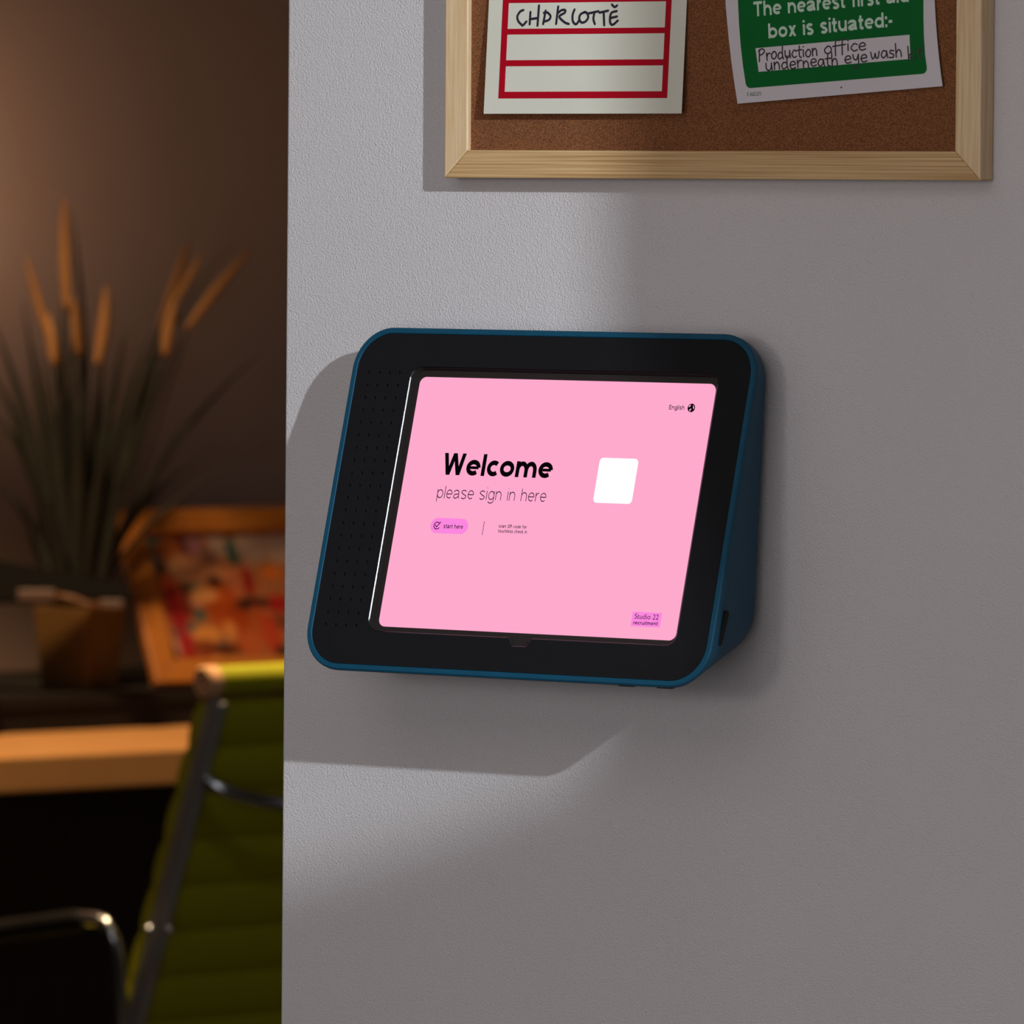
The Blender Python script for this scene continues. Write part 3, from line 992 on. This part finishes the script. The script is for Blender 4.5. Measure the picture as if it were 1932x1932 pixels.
for (x0, y0, xc, yc, x1, y1, wpx) in PL:
    dd = random.uniform(-0.08, 0.02)
    P = bez(gp(x1, y1, dd), gp(xc, yc, dd), gp(x0, y0, dd), 12)
    n = len(P)
    V, Fc = tube(P, [max(0.0006, wpx * px * 0.5 * (sin(pi * min(1, 0.12 + 0.88 * i / (n - 1))) ** 0.6)) for i in range(n)], 8)
    pm = mesh('plume', V, Fc, M['plume'], grass, True)
    V, Fc = tube(bez(gp(150 + (x1 - 150) * 0.1, 1140, 0), gp(150 + (x1 - 150) * 0.6, 900, dd * 0.5), gp(x1, y1, dd), 8), 0.0016, 6)
    mesh('stem', V, Fc, M['blade'], pm, True)

# ------------------------------------------------------------------ picture frame leaning back
fb = on_z(292, 1301, RZ) + Vector((0, 0, 0.006))
FD = (fb - CAM).dot(FH)
fpx = FD / F
NRM_A = radians(27)
FX = RH * cos(NRM_A) + FH * sin(NRM_A)        # along the frame's lower edge
FN0 = RH * sin(NRM_A) - FH * cos(NRM_A)       # facing
TL = radians(32)
FU = Vector((0, 0, 1)) * cos(TL) - FN0 * sin(TL)
FN = FN0 * cos(TL) + Vector((0, 0, 1)) * sin(TL)
pic = empty('picture_frame', fb, 'wooden picture frame with a colourful photograph, leaning back on the desk', 'picture frame')
FHt = 318 * fpx / cos(TL)
FWd = FHt * 1.32
fw = 50 * fpx


def fr(a, b, n=0.0):
    return FX * a + FU * b + FN * n


def frail(pts):
    v = [fr(a, b, -0.010) for a, b in pts] + [fr(a, b, 0.008) for a, b in pts]
    return bevel(mesh('frame_rail', v, [(0, 1, 2, 3), (4, 7, 6, 5), (0, 4, 5, 1), (1, 5, 6, 2), (2, 6, 7, 3), (3, 7, 4, 0)], M['frame_wood'], pic), 0.002)


frail([(0, 0), (FWd, 0), (FWd - fw, fw), (fw, fw)])
frail([(0, FHt), (fw, FHt - fw), (FWd - fw, FHt - fw), (FWd, FHt)])
frail([(0, 0), (fw, fw), (fw, FHt - fw), (0, FHt)])
frail([(FWd, 0), (FWd, FHt), (FWd - fw, FHt - fw), (FWd - fw, fw)])
bk = [fr(a, b, n) for n in (-0.012, -0.008) for a, b in ((0.01, 0.01), (FWd - 0.01, 0.01), (FWd - 0.01, FHt - 0.01), (0.01, FHt - 0.01))]
mesh('backing_board', bk, BOXF, M['black'], pic)
foot = fr(FWd * 0.5, FHt * 0.7, -0.012)
ft = Vector((foot.x, foot.y, 0)) - FN0 * 0.02
strut = [foot + FX * 0.03, foot - FX * 0.03, Vector((ft.x, ft.y, -0.005)) - FX * 0.03, Vector((ft.x, ft.y, -0.005)) + FX * 0.03]
mesh('strut', strut + [p - FN0 * 0.004 for p in strut], BOXF, M['black'], pic)
# print: blurred family snapshot, painted as flat colour patches (printed colour only)
NX, NY = 110, 80
PB = [  # x, y (0..1 of the visible third, up), radius x, y, colour
    (0.07, 0.95, 0.07, 0.05, (96, 128, 130)), (0.20, 0.86, 0.09, 0.07, (190, 110, 50)), (0.36, 0.86, 0.05, 0.12, (95, 40, 40)), (0.44, 0.92, 0.07, 0.10, (150, 110, 130)), (0.52, 0.82, 0.06, 0.08, (120, 90, 80)),
    (0.62, 0.93, 0.06, 0.10, (160, 150, 150)), (0.74, 0.84, 0.05, 0.10, (40, 92, 92)), (0.90, 0.88, 0.12, 0.12, (190, 180, 176)), (0.07, 0.80, 0.05, 0.05, (150, 150, 140)), (0.30, 0.72, 0.12, 0.10, (190, 150, 110)),
    (0.11, 0.72, 0.045, 0.05, (22, 26, 14)), (0.13, 0.60, 0.06, 0.09, (180, 90, 40)), (0.48, 0.66, 0.16, 0.08, (200, 150, 110)), (0.53, 0.60, 0.055, 0.05, (24, 18, 10)), (0.80, 0.62, 0.05, 0.10, (150, 30, 20)),
    (0.70, 0.62, 0.06, 0.10, (190, 120, 80)), (0.16, 0.42, 0.075, 0.16, (150, 20, 24)), (0.26, 0.46, 0.04, 0.10, (120, 50, 20)), (0.34, 0.37, 0.035, 0.045, (20, 100, 110)), (0.34, 0.46, 0.05, 0.05, (190, 140, 120)),
    (0.55, 0.42, 0.13, 0.16, (180, 80, 16)), (0.66, 0.34, 0.08, 0.12, (170, 70, 10)), (0.80, 0.44, 0.12, 0.045, (50, 20, 14)), (0.82, 0.30, 0.07, 0.12, (180, 90, 40)), (0.90, 0.20, 0.06, 0.16, (190, 70, 40)),
    (0.36, 0.22, 0.11, 0.05, (220, 160, 80)), (0.56, 0.24, 0.05, 0.07, (210, 150, 80)), (0.18, 0.14, 0.06, 0.09, (170, 30, 40)), (0.30, 0.12, 0.08, 0.05, (140, 70, 20)), (0.52, 0.10, 0.16, 0.035, (90, 40, 10)),
    (0.70, 0.14, 0.10, 0.08, (190, 100, 50)), (0.95, 0.05, 0.05, 0.06, (50, 40, 34)), (0.42, 0.52, 0.10, 0.05, (215, 165, 100))]
RP = random.Random(3)
PAL = [(60, 110, 112), (214, 190, 160), (40, 26, 18), (170, 30, 28), (210, 120, 40), (120, 70, 40), (200, 170, 150), (150, 60, 30), (90, 80, 96), (224, 170, 100)]
PB = [(RP.random(), RP.random(), RP.uniform(0.025, 0.05), RP.uniform(0.03, 0.06), RP.choice(PAL)) for _ in range(70)] + PB
V, Fc, CC = [], [], []
for j in range(NY + 1):
    for i in range(NX + 1):
        a, b = i / NX, j / NY
        V.append(fr(fw * 0.9 + (FWd - 1.8 * fw) * a, fw * 0.9 + (FHt - 1.8 * fw) * b, -0.002))
        c = Vector((168, 112, 70))
        uu = (a / 0.62) if a < 0.62 else 1 - (a - 0.62)
        for (x, y, rx, ry, k) in PB:
            dd = ((uu - x) / rx) ** 2 + ((b - y) / ry) ** 2
            g = 1 / (1 + (dd * 0.8) ** 5)
            c = c.lerp(Vector(k), g)
        CC.append(lin(Vector((c.x * 0.80, c.y * 0.70, c.z * 0.66))))
for j in range(NY):
    for i in range(NX):
        q = j * (NX + 1) + i
        Fc.append((q, q + 1, q + NX + 2, q + NX + 1))
pm = bpy.data.materials.new('snapshot_print')
pm.use_nodes = True
nt = pm.node_tree
va = nt.nodes.new('ShaderNodeVertexColor')
va.layer_name = 'print'
nt.links.new(va.outputs['Color'], nt.nodes['Principled BSDF'].inputs['Base Color'])
nt.nodes['Principled BSDF'].inputs['Roughness'].default_value = 0.4
ph_ = mesh('photo_print', V, Fc, pm, pic)
ca = ph_.data.color_attributes.new('print', 'FLOAT_COLOR', 'POINT')
for i, c in enumerate(CC):
    ca.data[i].color = c
ph_['label'] = 'colour snapshot of people gathered indoors'

# ------------------------------------------------------------------ dark tilted stand in front of the pot
SD = PD - 0.12
sb = on_z(-90, 1318, RZ)
stand = empty('document_stand', sb, 'dark flat stand plate with two pale metal clips beside the grass pot', 'stand')
top = [far(-150, 1130, SD), far(252, 1122, SD), far(236, 1098, SD + 0.02), far(-150, 1030, SD + 0.05)]
top = [p - sb for p in top]
dn = Vector((0, 0, -0.010))
bevel(mesh('plate', [p + dn for p in top] + top, BOXF, M['dark_slab'], stand), 0.002)


def clip(x0, y0, x1, y1):
    a, b = far(x0, y0, SD - 0.004) - sb, far(x1, y0, SD - 0.004) - sb
    c, d = far(x1, y1, SD - 0.004) - sb, far(x0, y1, SD - 0.004) - sb
    v = [d, c, b, a]
    bevel(mesh('clip', v + [p + FH * 0.012 for p in v], BOXF, M['clip'], stand), 0.003)


clip(32, 1112, 104, 1134)
clip(186, 1131, 234, 1150)
V, Fc = tube([far(104, 1124, SD) - sb, far(140, 1130, SD) - sb, far(165, 1141, SD) - sb, far(190, 1142, SD) - sb], 0.005, 8)
mesh('lip_wire', V, Fc, M['wire'], stand, True)
V, Fc = tube([Vector((0, 0, 0)), Vector((0, 0, 0.06)), far(-100, 1120, SD + 0.06) - sb], 0.008, 10)
mesh('upright', V, Fc, M['black'], stand, True)
V, Fc = loft([[Vector((0.06 * cos(t), 0.06 * sin(t), z)) for t in [2 * pi * k / 24 for k in range(24)]] for z in (0, 0.008)], True, True)
mesh('foot', V, Fc, M['black'], stand)

# ------------------------------------------------------------------ lime ribbed office chair seen from behind
HD = 7.6
hc = far(388, 1287, HD)                       # left end of the top roll
HX = (RH * 0.786 + FH * 0.618).normalized()   # chair's right
HF = Vector((-HX.y, HX.x, 0))                 # chair's front
chw = 0.50
cb = hc + HX * (chw / 2) + HF * 0.36
cb = Vector((cb.x, cb.y, 0))
chair = empty('office_chair', cb, 'lime green ribbed office chair with chrome frame, seen from behind', 'chair')


def ch(r, f_, u_):
    """right, forward, up from the left end of the top roll"""
    return hc + HX * r + HF * f_ + Vector((0, 0, u_)) - cb


prof = catmull([(0, 0.004, -0.012), (0, 0.050, -0.12), (0, 0.096, -0.23), (0, 0.142, -0.34), (0, 0.180, -0.43), (0, 0.21, -0.50), (0, 0.255, -0.545), (0, 0.33, -0.555), (0, 0.42, -0.54), (0, 0.52, -0.525), (0, 0.58, -0.535)], 10)
# arc length table
acc = [0]
for i in range(1, len(prof)):
    acc.append(acc[-1] + (prof[i] - prof[i - 1]).length)
TOT = acc[-1]


def at(s):
    s = min(max(s, 0), TOT)
    for i in range(1, len(acc)):
        if acc[i] >= s:
            t = (s - acc[i - 1]) / (acc[i] - acc[i - 1])
            p = prof[i - 1].lerp(prof[i], t)
            tg = (prof[i] - prof[i - 1]).normalized()
            return p, tg
    return prof[-1], (prof[-1] - prof[-2]).normalized()


NR = 15
for k in range(NR):
    s0, s1 = 0.012 + (TOT - 0.02) * k / NR, 0.012 + (TOT - 0.02) * (k + 1) / NR
    front, back = [], []
    m_ = 7
    for i in range(m_):
        t = i / (m_ - 1)
        p, tg = at(s0 + (s1 - s0) * t)
        nn = Vector((0, tg.z, -tg.y))          # towards the back of the chair / underside
        h = 0.003 + 0.006 * sin(pi * t) ** 0.6
        front.append(p - nn * (h + 0.002))
        back.append(p + nn * h)
    sec = front + back[::-1]
    V, Fc = loft([[ch(r, q.y, q.z) for q in sec] for r in (0.002, chw - 0.002)], True, True)
    autosmooth(mesh('cushion_rib', V, Fc, M['lime'], chair), 50)
# top roll with end ring
V, Fc = tube([ch(0.006, 0, 0.001), ch(chw - 0.006, 0, 0.001)], 0.0172, 24)
autosmooth(mesh('top_roll', V, Fc, M['lime'], chair), 40)
p, tg = at(TOT)
V, Fc = tube([ch(0.006, p.y, p.z), ch(chw - 0.006, p.y, p.z)], 0.0155, 24)
autosmooth(mesh('front_roll', V, Fc, M['lime'], chair), 40)
for r in (0.0, chw):
    sgn = -1 if r == 0 else 1
    rg = [[ch(r + sgn * o_, 0 + q * cos(t), q * sin(t)) for t in [2 * pi * k / 24 for k in range(24)]] for o_, q in ((-0.012, 0.019), (0.003, 0.019), (0.006, 0.016), (0.006, 0.008), (0.002, 0.0065))]
    V, Fc = loft(rg, True, True)
    e_ = autosmooth(mesh('roll_end_cap', V, Fc, M['brass'], chair), 40)
    rings = []
    for i in range(0, 61):
        p, tg = at(TOT * i / 60)
        nn = Vector((0, tg.z, -tg.y))
        q0, q1 = 0.008, 0.030
        w0, w1 = (0.0, 0.016) if r == 0 else (-0.016, 0.0)
        rings.append([ch(r + x, (p + nn * q).y, (p + nn * q).z) for x, q in ((w0, q0), (w0 + 0.003 if r == 0 else w0, q1), (w1 if r == 0 else w1 - 0.003, q1), (w1, q0))])
    V, Fc = loft(rings, True, True)
    sr = bevel(autosmooth(mesh('side_rail', V, Fc, M['aluminium'], chair), 30), 0.004, 3)
    # arm: chrome bow and black pad
    o1 = -0.02 if r == 0 else 0.02
    P = catmull([(r, 0.165, -0.42), (r + o1 * 0.5, 0.155, -0.37), (r + o1, 0.148, -0.320), (r + o1 * 1.3, 0.155, -0.297), (r + o1 * 1.3, 0.175, -0.287), (r + o1 * 1.3, 0.24, -0.292)], 6)
    V, Fc = tube([ch(*q) for q in P], 0.0085, 12)
    arm = mesh('arm_bow', V, Fc, M['chrome'], chair, True)
    P = [(r + o1 * 1.3, 0.20, -0.290), (r + o1 * 1.3, 0.22, -0.292), (r + o1 * 1.3, 0.40, -0.322), (r + o1 * 1.3, 0.44, -0.334)]
    V, Fc = tube([ch(*q) for q in P], [0.008, 0.013, 0.013, 0.009], 12)
    mesh('arm_pad', V, Fc, M['black'], chair, True)
    V, Fc = tube([ch(*q) for q in catmull([(r + o1 * 1.3, 0.42, -0.335), (r + o1 * 1.1, 0.45, -0.39), (r, 0.44, -0.54)], 6)], 0.0085, 12)
    mesh('arm_bow', V, Fc, M['chrome'], chair, True)
# bolts on the near rail
for x, y in ((281, 1754), (320, 1754)):
    c_ = far(x, y, HD + 0.03) - cb
    rg = [[c_ + (RH * cos(t) + Vector((0, 0, 1)) * sin(t)) * q - FH * o_ for t in [2 * pi * k / 16 for k in range(16)]] for o_, q in ((-0.012, 0.0055), (0, 0.0055), (0.003, 0.004), (0.0042, 0.0015))]
    V, Fc = loft(rg, True, True)
    mesh('bolt', V, Fc, M['chrome'], chair, True)
# spreader bow behind the back
P = catmull([(0.012, 0.02, -0.112), (0.035, 0.00, -0.128), (0.10, -0.018, -0.143), (0.25, -0.024, -0.15), (0.40, -0.018, -0.143), (0.465, 0.0, -0.128), (0.488, 0.02, -0.112)], 8)
V, Fc = tube([ch(*q) for q in P], 0.0085, 14)
mesh('back_spreader', V, Fc, M['chrome'], chair, True)
# pedestal
zb = hc.z
V, Fc = tube([ch(chw / 2, 0.36, 0.09 - zb), ch(chw / 2, 0.36, 0.33 - zb)], [0.030, 0.022], 16)
mesh('column', V, Fc, M['chrome'], chair, True)
P = [(0.012, 0.34, -0.585), (chw / 2, 0.36, -0.60), (chw - 0.012, 0.34, -0.585)]
V, Fc = tube([ch(*q) for q in P], 0.012, 12)
mesh('seat_spreader', V, Fc, M['chrome'], chair, True)
for k in range(5):
    a = 2 * pi * k / 5 + 0.3
    V, Fc = tube([ch(chw / 2 + 0.02 * cos(a), 0.36 + 0.02 * sin(a), 0.11 - zb), ch(chw / 2 + 0.29 * cos(a), 0.36 + 0.29 * sin(a), 0.075 - zb)], [0.02, 0.013], 10)
    lg = mesh('leg', V, Fc, M['chrome'], chair, True)
    c_ = ch(chw / 2 + 0.29 * cos(a), 0.36 + 0.29 * sin(a), 0.030 - zb)
    sx = (HX * -sin(a) + HF * cos(a))
    rad_ = HX * cos(a) + HF * sin(a)
    rg = [[c_ + sx * o_ + (rad_ * cos(t) + Vector((0, 0, 1)) * sin(t)) * 0.030 for t in [2 * pi * i / 16 for i in range(16)]] for o_ in (-0.014, 0.014)]
    V, Fc = loft(rg, True, True)
    mesh('caster', V, Fc, M['black'], lg)

# ------------------------------------------------------------------ lamps and added fill lights of the far room
light('wall_washer', 'SPOT', far(-330, 400, 9.22), 6.4, (1.0, 0.67, 0.43), aim=far(-80, 300, 9.95), spot_size=radians(104), spot_blend=1.0, shadow_soft_size=0.05)
light('warm_left_fill', 'POINT', far(-330, 900, 7.9), 1.5, (1.0, 0.66, 0.36), shadow_soft_size=0.05)  # warm point added out of frame for the pot and the chair ring
light('downlight', 'SPOT', dk(-0.45, -0.20, 2.55), 200, (1.0, 0.68, 0.36), aim=dk(-0.02, 0.0, 0.7), spot_size=radians(58), spot_blend=0.5, shadow_soft_size=0.12)
light('chair_top_fill', 'SPOT', hc + Vector((0, 0, 1.6)) + FH * 0.25 + RH * 0.1, 240, (1.0, 0.76, 0.42), aim=hc + RH * 0.08, spot_size=radians(24), spot_blend=0.7, shadow_soft_size=0.06)  # narrow spot added to brighten the chair's top roll
light('chrome_highlight', 'AREA', (-0.9, 1.6, 2.2), 1.6, (0.85, 0.93, 1.0), aim=tuple(hc), shape='DISK', size=0.12)  # small cool light added for glints on the chair's chrome
light('chrome_reflector', 'AREA', hc + RH * 1.9 - FH * 0.45 + Vector((0, 0, 0.85 - hc.z)), 0.8, (0.95, 0.95, 1.0), aim=hc + Vector((0, 0, -0.15)), shape='RECTANGLE', size=0.9, size_y=1.6)  # pale glowing panel added to reflect in the chair's rails
